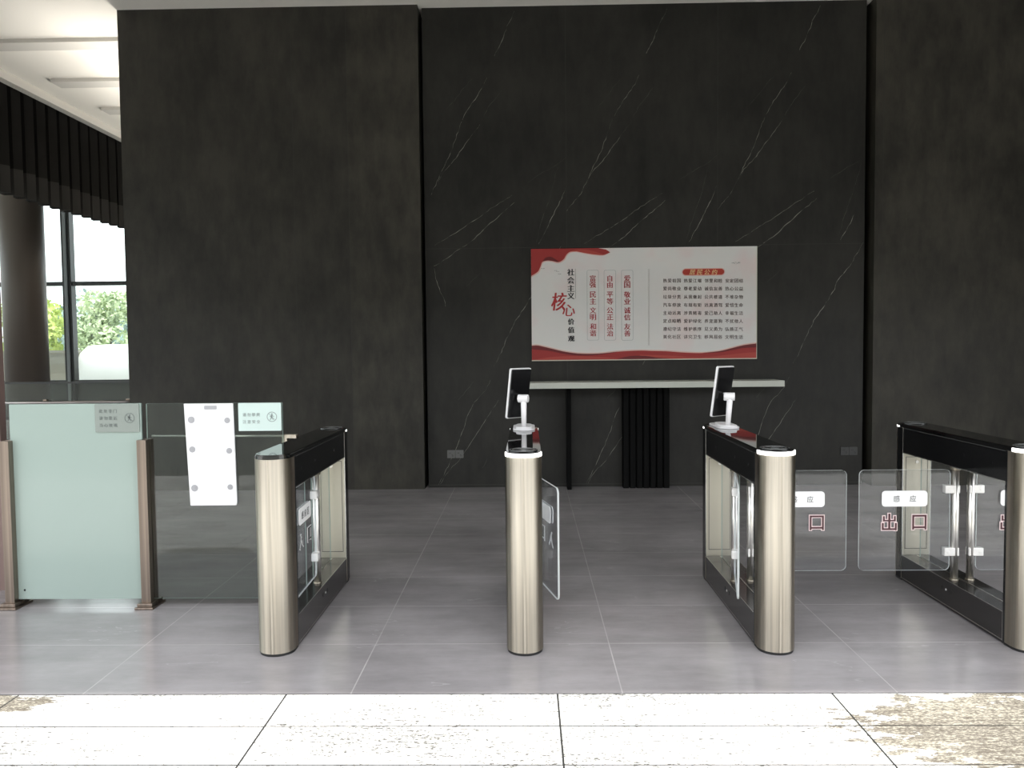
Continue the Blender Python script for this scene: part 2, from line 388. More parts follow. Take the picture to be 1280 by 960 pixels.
# rear glazing of the left hall
def window(n, x0, x1, z0, z1):
    bm = NB(); box(bm, x0, x1, 16.00, 16.02, z0, z1); o = struct('window_%d' % n, bm, WINGL); return o
k = 1
xs = [-13.95, -12.4, -10.8, -9.17, -7.55, -5.95, XL]
for a, b in zip(xs, xs[1:]):
    for z0, z1 in ((.92, 2.83), (2.89, 5.05)):
        window(k, a+.06, b-.06, z0, z1); k += 1
bm = NB(); box(bm, -14, XL, 15.98, 16.1, 0, .88); struct('wall_under_window', bm, mat('dark_low_wall', (.05,.052,.045,1), .5))
bm = NB()
for x in xs:
    box(bm, x-.09, x-.02, 15.90, 16.06, 0, ZC); box(bm, x+.02, x+.09, 15.90, 16.06, 0, ZC); box(bm, x-.03, x+.03, 15.86, 15.98, 0, ZC, 1)
for z in (0, .85, 2.82, 5.03): box(bm, -14, XL, 15.92, 16.05, z, z+.08)
struct('window_frames', bm, [FRAME, FRAMEL])

# pleated dark valance under the ceiling edge
bm = NB(); P = []; y = 5.0; pitch_ = .275
while y < 15.9:
    P += [(y, -6.76), (y+.02, -6.90), (y+pitch_*.5, -6.93), (y+pitch_*.55, -6.80), (y+pitch_*.97, -6.745)]; y += pitch_
def valance(z0, z1, off):
    bm = NB()
    A = [bm.verts.new((x+off, y, z0)) for y, x in P]; B = [bm.verts.new((x+off, y, z1)) for y, x in P]
    C = [bm.verts.new((x+off-.012, y, z0)) for y, x in P]; D = [bm.verts.new((x+off-.012, y, z1)) for y, x in P]
    for i in range(len(P)-1):
        bm.faces.new((A[i], A[i+1], B[i+1], B[i])); bm.faces.new((C[i+1], C[i], D[i], D[i+1])); bm.faces.new((A[i+1], A[i], C[i], C[i+1]))
        bm.faces.new((B[i], B[i+1], D[i+1], D[i]))
    bm.faces.new((A[0], B[0], D[0], C[0])); bm.faces.new((A[-1], C[-1], D[-1], B[-1]))
    return bm
v = empty('pleated_valance', (-6.8, 10, 3.6), 'dark pleated fabric valance hanging along the left edge of the white ceiling', 'valance')
VALB = mat('window_lit_fabric', (.030,.029,.027,1), .85, Specular_IOR_Level=.2)  # window light on the lower cloth, put into a paler colour
bm = valance(3.95, ZC-.04, 6.8); bmesh.ops.translate(bm, verts=bm.verts, vec=(0,-10,-3.6)); obj('upper_cloth', bm, VAL, v)
bm = valance(3.60, 3.95, 6.8); bmesh.ops.translate(bm, verts=bm.verts, vec=(0,-10,-3.6)); o = obj('lit_hem_band', bm, VALB, v); o['label'] = 'band along the hem, window light painted as paler cloth'

# round column in the left hall
c = empty('round_column', (-7.95, 12.6, 0), 'thick round brown column in the hall behind the glass on the far left', 'column')
bm = NB(); prism(bm, circ(0,0,.31,64), .10, ZC, smooth=True); obj('shaft', bm, COLM, c)
bm = NB(); prism(bm, circ(0,0,.35,64), 0, .10, smooth=True); obj('plinth', bm, FRAME, c)
# jamb just at the left frame edge
bm = NB(); box(bm, -3.75, -3.345, 5.0, 5.06, 0, ZC); struct('trim_jamb', bm, [JAMB, FRAME])

# glass rail across the left hall between the column and the pier
t = empty('hall_glass_barrier', (-5.0, 8.62, 0), 'clear glass barrier with dark cap closing the hall beside the left dark pier', 'glass barrier')
bm = NB(); box(bm, -1.2, .69, -.006, .006, .05, 1.17); obj('glass_sheet', bm, GLASS, t)
bm = NB(); box(bm, -1.2, .70, -.012, .012, 1.17, 1.19); obj('cap_strip', bm, FRAME, t)
bm = NB(); tube(bm, (-1.2, -.03, .965), (.70, -.03, .965), .017); obj('handrail', bm, RAILM, t)
for x in (-1.17, -.25, .66):
    bm = NB(); box(bm, x-.02, x+.02, -.02, .02, 0, 1.0); box(bm, x-.05, x+.05, -.05, .05, 0, .02); obj('post', bm, POSTM, t)

# outdoor wall, parapet and trees beyond the rear glazing
bm = NB(); box(bm, -16, -10.32, 18.0, 18.3, -.02, 1.47); box(bm, -16, -10.30, 17.96, 18.34, 1.47, 1.53)
tag(obj('garden_wall', bm, BEIGE), 'low beige garden wall outside, behind the left window pane', 'wall')
bm = NB(); pr = [(18.0, -.02), (18.0, .9), (18.06, 1.2), (18.25, 1.45), (18.6, 1.62), (19.4, 1.66), (19.4, -.02)]
prism(bm, pr, -10.28, -4.5, axis='x', smooth=True); tag(obj('rounded_parapet', bm, OUTW), 'white rounded parapet outside, behind the right window pane', 'parapet')
def leafmat(name, a, b):
    m = mat(name, a, .6); g = G(m)
    oi = g.noise(2.2, 4); g.l(g.ramp(oi, [(.35, a), (.65, b)]), g.b.inputs['Base Color'])
    g.b.inputs['Subsurface Weight'].default_value = 0
    return m
LEAF = [leafmat('yellow_green_leaves', (.30,.42,.07,1), (.62,.70,.20,1)), leafmat('pale_green_leaves', (.34,.44,.24,1), (.62,.70,.46,1)), leafmat('blue_green_leaves', (.22,.31,.28,1), (.36,.46,.42,1))]
BARK = mat('bark', (.10,.08,.06,1), .8)
def tree(x, y, h, rad, m, label, n=1500, ls=.10):
    t = empty('leafy_tree', (x, y, 0), label, 'tree', None)
    bm = NB(); rnd = random.Random(int(x*100+y*10))
    lobes = [(rnd.uniform(-rad*.6, rad*.6), rnd.uniform(-rad*.4, rad*.4), h-rad*rnd.uniform(.6, 2.2), rad*rnd.uniform(.4, .62)) for _ in range(9)]
    for i in range(n):
        lx, ly, lz, lr = lobes[rnd.randrange(9)]
        d = Vector((rnd.gauss(0,1), rnd.gauss(0,1), rnd.gauss(0,1))).normalized()*lr*rnd.uniform(.6, 1.05)
        c = Vector((lx, ly, lz))+d; c.z = max(c.z, .4); c.z = min(c.z, h)
        a = Vector((rnd.gauss(0,1), rnd.gauss(0,1), rnd.gauss(0,1))).normalized(); b = a.orthogonal().normalized()
        s = ls*rnd.uniform(.6, 1.2)
        bm.faces.new([bm.verts.new(c+a*s), bm.verts.new(c+b*s*.45), bm.verts.new(c-a*s), bm.verts.new(c-b*s*.45)])
    me = bpy.data.meshes.new('foliage'); bm.to_mesh(me); bm.free(); o = bpy.data.objects.new('foliage', me); COL.objects.link(o); me.materials.append(m); o.parent = t
    bm = NB(); tube(bm, (0,0,-.02), (.05,0,h*.45), .09, .06, 10)
    for k in range(5):
        lx, ly, lz, lr = lobes[k]; tube(bm, (.05,0,h*.42), (lx,ly,lz), .045, .015, 8)
    obj('trunk', bm, BARK, t)
tree(-13.7, 22.0, 3.45, .98, LEAF[0], 'yellow-green leafy tree seen through the left window pane beside the round column', 3400, .10)
tree(-11.7, 22.2, 3.3, .95, LEAF[1], 'pale green leafy tree just right of the window mullion', 3400, .09)
tree(-9.4, 21.8, 2.6, .9, LEAF[1], 'low pale green bush-like tree above the white parapet at the pier edge', 2600, .08)
tree(-14.2, 27.5, 4.1, 2.1, LEAF[2], 'hazy blue-green tree furthest behind, seen in the right window pane', 5200, .14)
tree(-18.4, 25.0, 4.0, 1.8, LEAF[0], 'yellow-green tree standing deeper behind the beige garden wall', 3000, .13)

# ================================================================== TURNSTILES
R_ = .091; AX = .609; PX = .55
def half(r, s, n=24, back=0):
    """half-round end outline; s=-1 front, +1 rear; back = y where the flat part ends"""
    a0 = PI if s < 0 else 0
    arc = circ(0, s*AX, r, n, a0, a0+PI, True)
    return arc + [(arc[-1][0], s*back), (arc[0][0], s*back)]
def stadium(r, n=24):
    return circ(0, -AX, r, n, PI, 2*PI, True) + circ(0, AX, r, n, 0, PI, True)
GX = [-1.2744, -.0229, 1.2286, 2.4801]; GY = 4.58
GLAB = ['turnstile cabinet beside the clear glass barrier panel, leftmost of the four',
        'turnstile cabinet seen end-on, below the left end of the wall sign',
        'turnstile cabinet with a face scanner on top, below the right end of the wall sign',
        'turnstile cabinet cut by the right edge of the photo, with two closed exit flaps']
def bars(bm, rects, t, y0, y1, mi=0):
    for k, (x0, x1, z0, z1) in enumerate(rects):
        e = .00012*k*(-1 if y0 < 0 else 1); box(bm, x0-t, x1+t, y0+(e if y0 < 0 else 0), y1+(e if y0 > 0 else 0), z0-t, z1+t, mi)
CHU = [(-.006,.006,-.04,.048), (-.036,-.026,.008,.034), (.026,.036,.008,.034), (-.036,.036,.004,.012),
       (-.042,-.032,-.044,-.006), (.032,.042,-.048,-.006), (-.042,.042,-.046,-.036), ]
KOU = [(-.040,-.030,-.044,.040), (.030,.040,-.044,.040), (-.040,.040,.030,.040), (-.040,.040,-.036,-.026)]
RED = mat('dark_red_print', (.075,.022,.028,1), .5); PINK = mat('pale_pink_outline', (.80,.64,.64,1), .5)
def flap(parent, hx, ang, kind):
    """glass swing flap: local +x runs from the hinge to the free edge; ang is the z rotation"""
    bm = NB(); prism(bm, rrect(.03, .545, .222, .802, .03), -.005, .005, axis='y', mi=0, side=1)
    fo = obj('gate_flap', bm, [ACRY, EDGE], parent, (hx, 0, 0), ang)
    left = abs(abs(ang)-PI) < .1            # closed leftwards: local x points left
    for z in (.69, .33):
        pass
    # the print is placed in flap coordinates; sgn turns it so that it reads from the proper side
    if kind == 'exit': y0, dirx = (.0055, -1) if left else (-.0055, 1)
    else: y0, dirx = (.0055, -1)
    s = 1 if y0 > 0 else -1
    c0 = .545-.024-.105-.030 if True else 0   # centre of the sticker
    c0 = .290
    bm = NB(); prism(bm, rrect(c0-.129, c0+.129, .592, .682, .020), y0, y0+s*.003, axis='y')
    obj('sensor_plate', bm, PLATE, fo)
    if kind == 'entry':
        bm = NB(); prism(bm, rrect(c0-.129, c0+.129, .592, .682, .020), -y0, -y0-s*.002, axis='y'); obj('plate_backing', bm, PLATE, fo)
    txt = '感应' if kind == 'exit' else '感应区'
    n = len(txt); pit = .092 if n == 2 else .06
    for i, ch in enumerate(txt):
        bm = NB(); put(bm, ch, c0+dirx*(i-(n-1)/2)*pit, .637, .036 if n == 2 else .040, y0+s*.0038, .0, flip=dirx < 0)
        thick(obj('plate_character', bm, INK, fo), .0006)
    if kind == 'exit':
        for (gl, cx) in ((CHU, -.085), (KOU, .085)):
            bm = NB(); rr = [((c0+dirx*(cx+a), c0+dirx*(cx+b))) for a, b, _, _ in gl]
            rects = [(min(p), max(p), .503+g_[2], .503+g_[3]) for p, g_ in zip(rr, gl)]
            bars(bm, rects, .0050, min(y0, y0+s*.001), max(y0, y0+s*.001), 0); bars(bm, rects, 0.0, min(y0+s*.0022, y0+s*.0032), max(y0+s*.0022, y0+s*.0032), 1)
            obj('exit_character', bm, [PINK, RED], fo)
    else:
        for ch, cx in (('入', -.085), ('口', .085)):
            bm = NB()
            put(bm, ch, c0+dirx*cx, .503, .085, y0+s*.002, .08, flip=dirx < 0, mi=0)
            put(bm, ch, c0+dirx*cx, .503, .078, y0+s*.0035, 0, flip=dirx < 0, mi=1)
            thick(obj('entrance_character', bm, [PLATE, GREY], fo), .0006)
    return fo
def gate(i):
    g = empty('turnstile', (GX[i], GY, 0), GLAB[i], 'turnstile', 'turnstile cabinets across the hall entrance')
    for s, nm in ((-1, 'end_column'), (1, 'end_column')):
        bm = NB(); prism(bm, half(R_, s, 40, PX), .014, .984, smooth=True)
        e = obj(nm, bm, STEEL, g, bevel=0)
        for p in e.data.polygons:
            if abs(p.normal.x) > .999 or abs(p.normal.y) > .9999: p.use_smooth = False
        bm = NB(); prism(bm, half(R_-.004, s, 30, PX+.004), 0, .014); obj('foot', bm, RUB, e)
        if i or s > 0:
            bm = NB(); prism(bm, half(R_+.0012, s, 40, AX-.01), .984, 1.003 if s < 0 else .994, smooth=True); obj('light_band', bm, LED, e)
        if s > 0:
            bm = NB(); 
            for (x0, x1, z0, z1) in ((-.070,.070,.205,.208), (-.070,.070,.795,.798), (-.070,-.067,.205,.798), (.067,.070,.205,.798)): box(bm, x0, x1, PX-.0025, PX-.0005, z0, z1)
            a = obj('access_door_outline', bm, GREYD, e)
            bm = NB(); box(bm, -.0885, .0885, PX-.001, PX+.0005, .166, .8255); obj('inner_panel', bm, PANEL, e)
            bm = NB(); tube(bm, (0, PX-.008, .765), (0, PX+.001, .765), .010); obj('lock', bm, STEELP, e)
    for s in (-1, 1):
        for sx in (-1, 1):
            x0, x1 = sorted((sx*.0900, sx*.0918)); y0, y1 = sorted((s*PX, s*(AX+.012) if s > 0 else s*(PX+.016)))
            bm = NB(); box(bm, x0, x1, y0, y1, .014, .984); o = obj('side_strip', bm, BLK, g); o['label'] = 'narrow black side strip'
    # base box and its trim
    bm = NB(); box(bm, -.089, .089, -PX, PX, .006, .165); b = obj('base_box', bm, BASEM, g)
    bm = NB()
    for sx in (-1, 1):
        x0, x1 = sorted((sx*.0885, sx*.0900))
        box(bm, x0, x1, -PX+.008, PX-.008, .162, .1655); box(bm, x0, x1, -PX+.008, PX-.008, .018, .021)
        box(bm, x0, x1, -PX+.003, -PX+.007, .018, .165)
    obj('edge_line', bm, TRIM, b)
    bm = NB(); box(bm, -.004, .004, -PX+.02, PX-.02, .165, .168); obj('glass_slot', bm, TRIM, b)
    for sx in (-1, 1):
        for y, m, r in ((-.05, HOLE, .010), (-.0, LENSW, .006), (.05, HOLE, .010)):
            bm = NB(); tube(bm, (sx*.0885, y, .108), (sx*.0912, y, .108), r); obj('sensor', bm, m, b)
    # black head box
    bm = NB(); box(bm, -.0895, .0895, -PX, PX, .826, .984); t = obj('head_box', bm, BLK, g)
    bm = NB()
    for sx in (-1, 1):
        x0, x1 = sorted((sx*.0888, sx*.0906))
        box(bm, x0, x1, -PX, PX, .822, .8275); box(bm, x0, x1, -PX-.002, -PX+.002, .822, .984); box(bm, x0, x1, PX-.003, PX+.001, .165, .984)
    for sy in (-1, 1): box(bm, -.089, -.086, sy*PX-.002, sy*PX+.002, .165, .826); box(bm, .086, .089, sy*PX-.002, sy*PX+.002, .165, .826)
    obj('frame_trim', bm, TRIM, t)
    for sx in (-1, 1):
        for y in (-.43, -.16, .28):
            bm = NB(); tube(bm, (sx*.0885, y, .905), (sx*.0905, y, .905), .007); obj('sensor', bm, HOLE, t)
    bm = NB(); prism(bm, [(x*.975, y) for x, y in stadium(R_)], .984, 1.000, smooth=False); prism(bm, stadium(R_-.006), 1.000, 1.007)
    l = obj('lid', bm, BLKTOP, g)
    bm = NB(); box(bm, -.0897, .0897, -PX, PX, .979, .9815); obj('lid_seam', bm, GREY, l)
    for s in {0: (1,), 1: (-1,), 2: (-1,), 3: (-1, 1)}[i]:
        bm = NB(); prism(bm, circ(0, s*(AX-.02), .072, 40), 1.007, 1.010); ring(bm, 0, s*(AX-.02), .050, .058, 1.010, 1.0125, mi=1); ring(bm, 0, s*(AX-.02), .066, .072, 1.010, 1.0125, mi=1)
        ring(bm, 0, s*(AX-.02), .018, .022, 1.010, 1.0118, mi=1)
        obj('reader_dial', bm, [BLK, GREY], l)
    # infill acrylic
    for y0, y1 in (((-.53, -.07), (.07, .49)) if i == 0 else ((.07, .49),)):
        bm = NB(); prism(bm, rrect(y0, y1, .168, .822, .004), -.003, .003, axis='x', mi=0, side=1); obj('infill_panel', bm, [ACRY, GEDGE], g)
    # hinge poles
    for sx, has in ((-1, i > 0), (1, True)):
        if not has: continue
        hx = sx*.045
        bm = NB(); tube(bm, (hx, 0, .165), (hx, 0, .826), .0200, n=24); p = obj('hinge_pole', bm, STEELP, g)
        bm = NB(); tube(bm, (hx, 0, .80), (hx, 0, .826), .026, .03, 24); obj('collar', bm, STEEL, p)
        bm = NB(); tube(bm, (hx, 0, .165), (hx, 0, .172), .024, n=24); obj('collar', bm, STEEL, p)
        ang = {(0,1): -PI/2+.03, (1,-1): -PI/2, (1,1): -PI/2+.24, (2,-1): -PI/2-.22, (2,1): 0, (3,-1): PI, (3,1): 0}[(i, sx)]
        for z in (.69, .33):
            bm = NB(); box(bm, -.018, .065, -.019, .019, z-.023, z+.023)
            tube(bm, (.045, -.021, z), (.045, .021, z), .009)
            obj('clamp', bm, CLAMP, p, (hx, 0, 0), ang, bevel=.003)
        kind = 'exit' if i == 3 or (i == 2 and sx > 0) else 'entry'
        flap(g, hx, ang, kind)
    return g
for i in range(4): gate(i)

# ------------------------------------------------------------------ face scanners
def scanner(x, dx, label):
    t = empty('face_scanner', (x, 4.97, 1.0075), label, 'face scanner', 'face scanners on the turnstiles')
    bm = NB(); pts = circ(0, 0, .068, 20, PI, 2*PI, True)+circ(0, .20, .068, 20, 0, PI, True)
    prism(bm, pts, 0, .010); prism(bm, [(a*.72, (b-.1)*.78+.06) for a, b in pts], .010, .022)
    obj('base_plate', bm, WHITEP, t, bevel=.002)
    bm = NB(); tube(bm, (0, 0, .022), (dx, .0, .19), .015, .019, 24); obj('stem', bm, WHITEP, t)
    bm = NB(); tube(bm, (dx-.034, .012, .195), (dx+.028, -.008, .195), .026, n=8); box(bm, dx-.034, dx-.010, -.006, .04, .172, .218)
    obj('pivot_block', bm, WHITEP, t, bevel=.003)
    # tablet
    w, h, d = .165, .318, .013
    T = bpy.data.objects.new('tablet_pivot', None)
    mtx = Matrix.Translation((dx-.030, .055, .225)) @ Matrix.Rotation(math.radians(40), 4, 'Z') @ Matrix.Rotation(math.radians(9), 4, 'X')
    def tb(name, m, bm):
        bm.transform(mtx); return obj(name, bm, m, t)
    bm = NB(); prism(bm, rrect(-w/2, w/2, -h/2, h/2, .010), 0, d, axis='y'); fr = tb('tablet_frame', WHITEP, bm)
    bm = NB(); prism(bm, rrect(-w/2+.006, w/2-.006, -h/2+.006, h/2-.006, .008), -.008, 0, axis='y'); bk = tb('back_cover', BLK, bm)
    bm = NB(); prism(bm, rrect(-w/2+.006, w/2-.006, -h/2+.006, h/2-.006, .008), d, d+.0015, axis='y'); tb('screen', BLKTOP, bm)
    bm = NB(); box(bm, -.025, .025, -.03, -.008, -.06, -.01); tb('mount_bracket', BLK, bm)
scanner(GX[1], .0, 'black face scanner on a white stem, below the left end of the wall sign')
scanner(GX[2]+.012, .012, 'black face scanner on a white stem, below the right end of the wall sign')

# ================================================================== GLASS BARRIER AT LEFT
YG = 4.685
def post(x, label):
    p = empty('barrier_post', (x, YG, 0), label, 'post', 'bronzed steel posts of the glass barrier')
    bm = NB(); box(bm, -.028, .028, -.050, -.0075, .03, 1.0); box(bm, -.028, .028, .0075, .050, .03, 1.0); box(bm, -.010, .010, -.0075, .0075, .03, .998)
    obj('shaft', bm, POSTM, p, bevel=.0015)
    bm = NB(); box(bm, -.055, .055, -.085, .085, 0, .014); box(bm, -.045, .045, -.072, .072, .014, .034)
    obj('base_plate', bm, POSTM, p, bevel=.003)
post(-2.268, 'square bronzed steel post between the frosted and the clear glass panels')
post(-3.085, 'square bronzed steel post at the left edge of the frosted glass panel')
def sheet(name, x0, x1, z0, z1, m, e, label, cat):
    bm = NB(); prism(bm, rrect(x0, x1, z0, z1, .004, 2), YG-.006, YG+.006, axis='y', mi=0, side=1)
    return tag(obj(name, bm, [m, e]), label, cat)
sheet('frosted_glass_panel', -3.072, -2.283, .045, 1.215, FROST, GEDGE, 'pale green frosted glass barrier panel at far left', 'glass panel')
bm = NB(); tube(bm, (-3.02, YG-.008, .10), (-3.02, YG-.006, .10), .006); o = obj('fixing_hole', bm, HOLE); o.parent = bpy.data.objects['frosted_glass_panel']
sheet('clear_glass_panel', -2.253, -1.445, .045, 1.212, GLASS, GEDGE, 'clear glass barrier panel between the bronzed post and the first turnstile', 'glass panel')
t = empty('barrier_rail', (-1.85, YG+.03, 1.0), 'thin steel rail running behind the clear glass panel to the first turnstile', 'rail')
bm = NB(); tube(bm, (-.39, 0, .016), (.40, 0, .010), .0065); obj('rail_bar', bm, STEELP, t)
bm = NB(); box(bm, .395, .48, -.02, .02, -.002, .018); box(bm, .395, .425, -.02, .02, -.035, -.002); obj('end_bracket', bm, STEEL, t)
def nosign(bm, cx, cz, r, y, mi=0):
    n = 28
    for i in range(n):
        a, b = 2*PI*i/n, 2*PI*(i+1)/n
        bm.faces.new([bm.verts.new((cx+k*math.cos(q), y, cz+k*math.sin(q))) for k, q in ((r, a), (r, b), (r*.86, b), (r*.86, a))]).material_index = mi
    def seg(x0, z0, x1, z1, w):
        d = Vector((x1-x0, z1-z0)).normalized(); n_ = Vector((-d.y, d.x))*w/2
        bm.faces.new([bm.verts.new((cx+x*r, y, cz+z*r)) for x, z in ((x0+n_.x, z0+n_.y), (x1+n_.x, z1+n_.y), (x1-n_.x, z1-n_.y), (x0-n_.x, z0-n_.y))]).material_index = mi
    bm.faces.new([bm.verts.new((cx+r*(.0+.17*math.cos(2*PI*i/14)), y, cz+r*(.52+.17*math.sin(2*PI*i/14)))) for i in range(14)]).material_index = mi
    seg(0, .35, -.1, -.15, .30); seg(-.05, -.1, -.4, -.6, .16); seg(-.05, -.1, .3, -.6, .16); seg(0, .25, .42, .05, .13); seg(0, .25, -.42, .0, .13); seg(-.62, .62, .62, -.62, .08)
def notice(name, x0, x1, z0, z1, m, ink, rows, label, y=YG-.010):
    t = empty(name, ((x0+x1)/2, y, z0), label, 'notice')
    w, h = x1-x0, z1-z0
    bm = NB(); prism(bm, rrect(-w/2, w/2, 0, h, .004, 2), -.004, .004, axis='y'); obj('plate', bm, m, t)
    bm = NB()
    n = len(rows)
    for j, r in enumerate(rows):
        bm = NB()
        for i, ch in enumerate(r): put(bm, ch, -w/2+.036+i*w*.108, h*(.5+(n-1)*.125-j*.25 if n > 2 else .58-j*.25), .022 if n > 2 else .021, -.005, .02)
        thick(obj('lettering', bm, ink, t), .0006)
    bm = NB(); nosign(bm, w*.285, h*.5, .030, -.005); thick(obj('prohibition_symbol', bm, ink, t), .0006)
    return t
notice('notice_plate', -2.555, -2.292, 1.045, 1.212, STICKG, NOTEINK, ['此处非门', '请勿靠近', '当心玻璃'], 'grey-green notice plate in the upper right corner of the frosted glass panel')
notice('notice_plate', -1.702, -1.449, 1.046, 1.211, STICK, NOTEINK2, ['请勿攀爬', '注意安全'], 'pale mint notice plate in the upper right corner of the clear glass panel')
t = empty('notice_board', (-1.872, YG-.0112, .610), 'blank white acrylic board with six round fixings hung on the clear glass panel', 'notice board')
bm = NB(); prism(bm, [(-.128, 0), (.146, 0), (.150, .01), (.140, .600), (-.150, .600)], -.007, .005, axis='y'); obj('plate', bm, BOARDW, t)
bm = NB(); box(bm, -.125, .148, -.012, -.007, -.003, .012); obj('lower_lip', bm, WHITEP, t)
LG = mat('pale_grey_disc', (.36,.36,.38,1), .4)
for x, z, r in ((-.108,.505,.020), (.105,.500,.017), (-.107,.330,.018), (.112,.320,.017), (-.100,.100,.020), (.112,.105,.016)):
    bm = NB(); tube(bm, (x, -.010, z), (x, -.007, z), r, n=20); tube(bm, (x, -.012, z), (x, -.010, z), r*.4, n=12); obj('fixing_disc', bm, LG, t)
bm = NB(); prism(bm, rrect(-.03, .045, .565, .588, .005), -.008, -.007, axis='y'); obj('faint_label', bm, LG, t)

# ================================================================== WALL SIGN
SX0, SX1, SZ0, SZ1 = .053, 2.443, 1.369, 2.555
sg = empty('wall_sign', (SX0, YR-.03, SZ1), 'large white wall sign with red ribbons and lines of Chinese writing', 'sign')
W_, H_ = SX1-SX0, SZ1-SZ0
def sboard():
    m = mat('sign_print', (.70,.69,.66,1), .55); g = G(m)
    n = g.noise(2.2, 3); n2 = g.noise(1.6, 3, vec=g.coord((1,1,1.7)))
    c = g.ramp(n, [(.35, (.80,.80,.76,1)), (.5, (.82,.80,.76,1)), (.68, (.85,.72,.69,1))])
    c = g.mix(g.math('MULTIPLY', n2, .35), c, (.70,.72,.80,1))
    g.l(c, g.b.inputs['Base Color']); return m
bm = NB(); box(bm, 0, W_, -.012, .029, -H_, 0); obj('board', bm, sboard(), sg)
bm = NB(); box(bm, -.002, W_+.002, -.016, .0, -H_-.006, -H_+.004); box(bm, W_-.003, W_+.003, -.014, 0, -H_, 0); obj('edge_strip', bm, mat('sign_edge', (.62,.60,.50,1), .4), sg)
SRED = mat('ribbon_red', (.36,.028,.026,1), .55); SDK = mat('ribbon_dark_red', (.16,.012,.014,1), .55); SRED2 = mat('ribbon_light_red', (.46,.06,.045,1), .55)
SPINK = mat('ribbon_pale_edge', (.80,.52,.47,1), .55)
def U(cx, cy): return ((cx-55)*W_/1692, -(cy-68+.0136*(cx-55))*H_/839)
def poly(bm, pts, y, mi=0):
    V = [bm.verts.new((max(0, min(W_, a)), y, max(-H_, min(0, b)))) for a, b in (U(*p) for p in pts)]
    fc = bm.faces.new(V); fc.material_index = mi; fc.normal_update()
    bmesh.ops.triangulate(bm, faces=[fc])
def smooth(pts, n=6):
    out = []
    for i in range(len(pts)-1):
        p0 = pts[max(0, i-1)]; p1 = pts[i]; p2 = pts[i+1]; p3 = pts[min(len(pts)-1, i+2)]
        for k in range(n):
            t = k/n
            out.append(tuple(.5*((2*p1[j])+(-p0[j]+p2[j])*t+(2*p0[j]-5*p1[j]+4*p2[j]-p3[j])*t*t+(-p0[j]+3*p1[j]-3*p2[j]+p3[j])*t**3) for j in (0, 1)))
    return out+[pts[-1]]
top = smooth([(650,92),(600,112),(540,110),(470,100),(400,86),(352,88),(322,110),(300,145),(262,166),(215,158),(175,155),(140,165),(125,200),(105,238),(55,270)])
off = smooth([(650,94),(600,117),(540,115),(470,105),(400,92),(356,95),(328,116),(306,152),(262,175),(215,165),(178,162),(146,172),(131,205),(112,246),(55,280)])
bm = NB(); poly(bm, [(55,60),(560,60),(620,72)]+off, -.0125, 0); poly(bm, [(55,60),(560,60),(620,72)]+top, -.0130, 1)
poly(bm, smooth([(140,163),(165,133),(205,127),(240,145),(262,165),(215,157),(175,154),(140,163)]), -.0135, 2)
poly(bm, smooth([(352,88),(400,70),(480,75),(560,95),(600,112),(540,110),(470,100),(400,86)]), -.0135, 3)
thick(obj('upper_ribbon', bm, [SPINK, SRED, SDK, SRED2], sg), .0004)
bt = smooth([(55,795),(100,793),(180,810),(300,838),(420,853),(560,852),(700,838),(850,829),(970,831),(1070,833),(1200,842),(1340,845),(1470,830),(1570,805),(1650,785),(1747,772)])
bm = NB(); poly(bm, [(x, y-8) for x, y in bt]+[(1747,930),(55,930)], -.0125, 0); poly(bm, bt+[(1747,930),(55,930)], -.0130, 1)
poly(bm, smooth([(55,795),(100,793),(180,810),(300,838),(420,853),(560,852),(700,838),(560,862),(420,868),(300,856),(180,832),(55,822)]), -.0135, 2)
poly(bm, smooth([(1747,772),(1650,785),(1570,805),(1470,830),(1340,845),(1470,840),(1570,822),(1650,806),(1747,802)]), -.0135, 2)
poly(bm, smooth([(55,905),(200,880),(400,872),(600,880),(700,890),(500,896),(300,898),(55,925)]), -.0135, 3)
poly(bm, smooth([(870,860),(1100,866),(1350,876),(1600,850),(1747,840),(1747,880),(1500,892),(1200,890),(1000,880),(870,870)]), -.0135, 3)
poly(bm, smooth([(700,890),(800,870),(900,868),(1000,880),(1100,892),(900,900),(700,890)]), -.0137, 2)
thick(obj('lower_ribbon', bm, [SPINK, SRED, SDK, SRED2], sg), .0004)
TXK = mat('title_black', (.015,.015,.018,1), .6); TXR = mat('text_red', (.42,.03,.04,1), .6); TXD = mat('text_grey', (.085,.055,.05,1), .6)
KX = W_/1692
def stext(name, items, m, bold):
    bm = NB()
    for ch, cx, cy, s in items:
        a, b = U(cx, cy); put(bm, ch, a, b, s*KX, -.0142, bold)
    return thick(obj(name, bm, m, sg), .0004)
stext('title_text', [(c, 353, y, 50) for c, y in zip('社会主义', (242,302,362,418))], TXK, .06)
stext('title_text', [(c, 353, y, 46) for c, y in zip('价值观', (612,675,740))], TXK, .06)
bm = NB(); a, b = U(262, 462); put(bm, '核', a, b, 135*KX, -.0142, .030, sx=.78, shear=.12); CRED = mat('calligraphy_red', (.46,.035,.035,1), .6); thick(obj('calligraphy_character', bm, CRED, sg), .0004); bm = NB(); a, b = U(337, 527); put(bm, '心', a, b, 92*KX, -.0150, .02, shear=.10)
thick(obj('calligraphy_character', bm, CRED, sg), .0004)
bm = NB(); a, b = U(388, 215); c_, d = U(388, 438); box(bm, a-.0012, a+.0012, -.0146, -.0135, d, b); obj('title_rule', bm, TXK, sg)
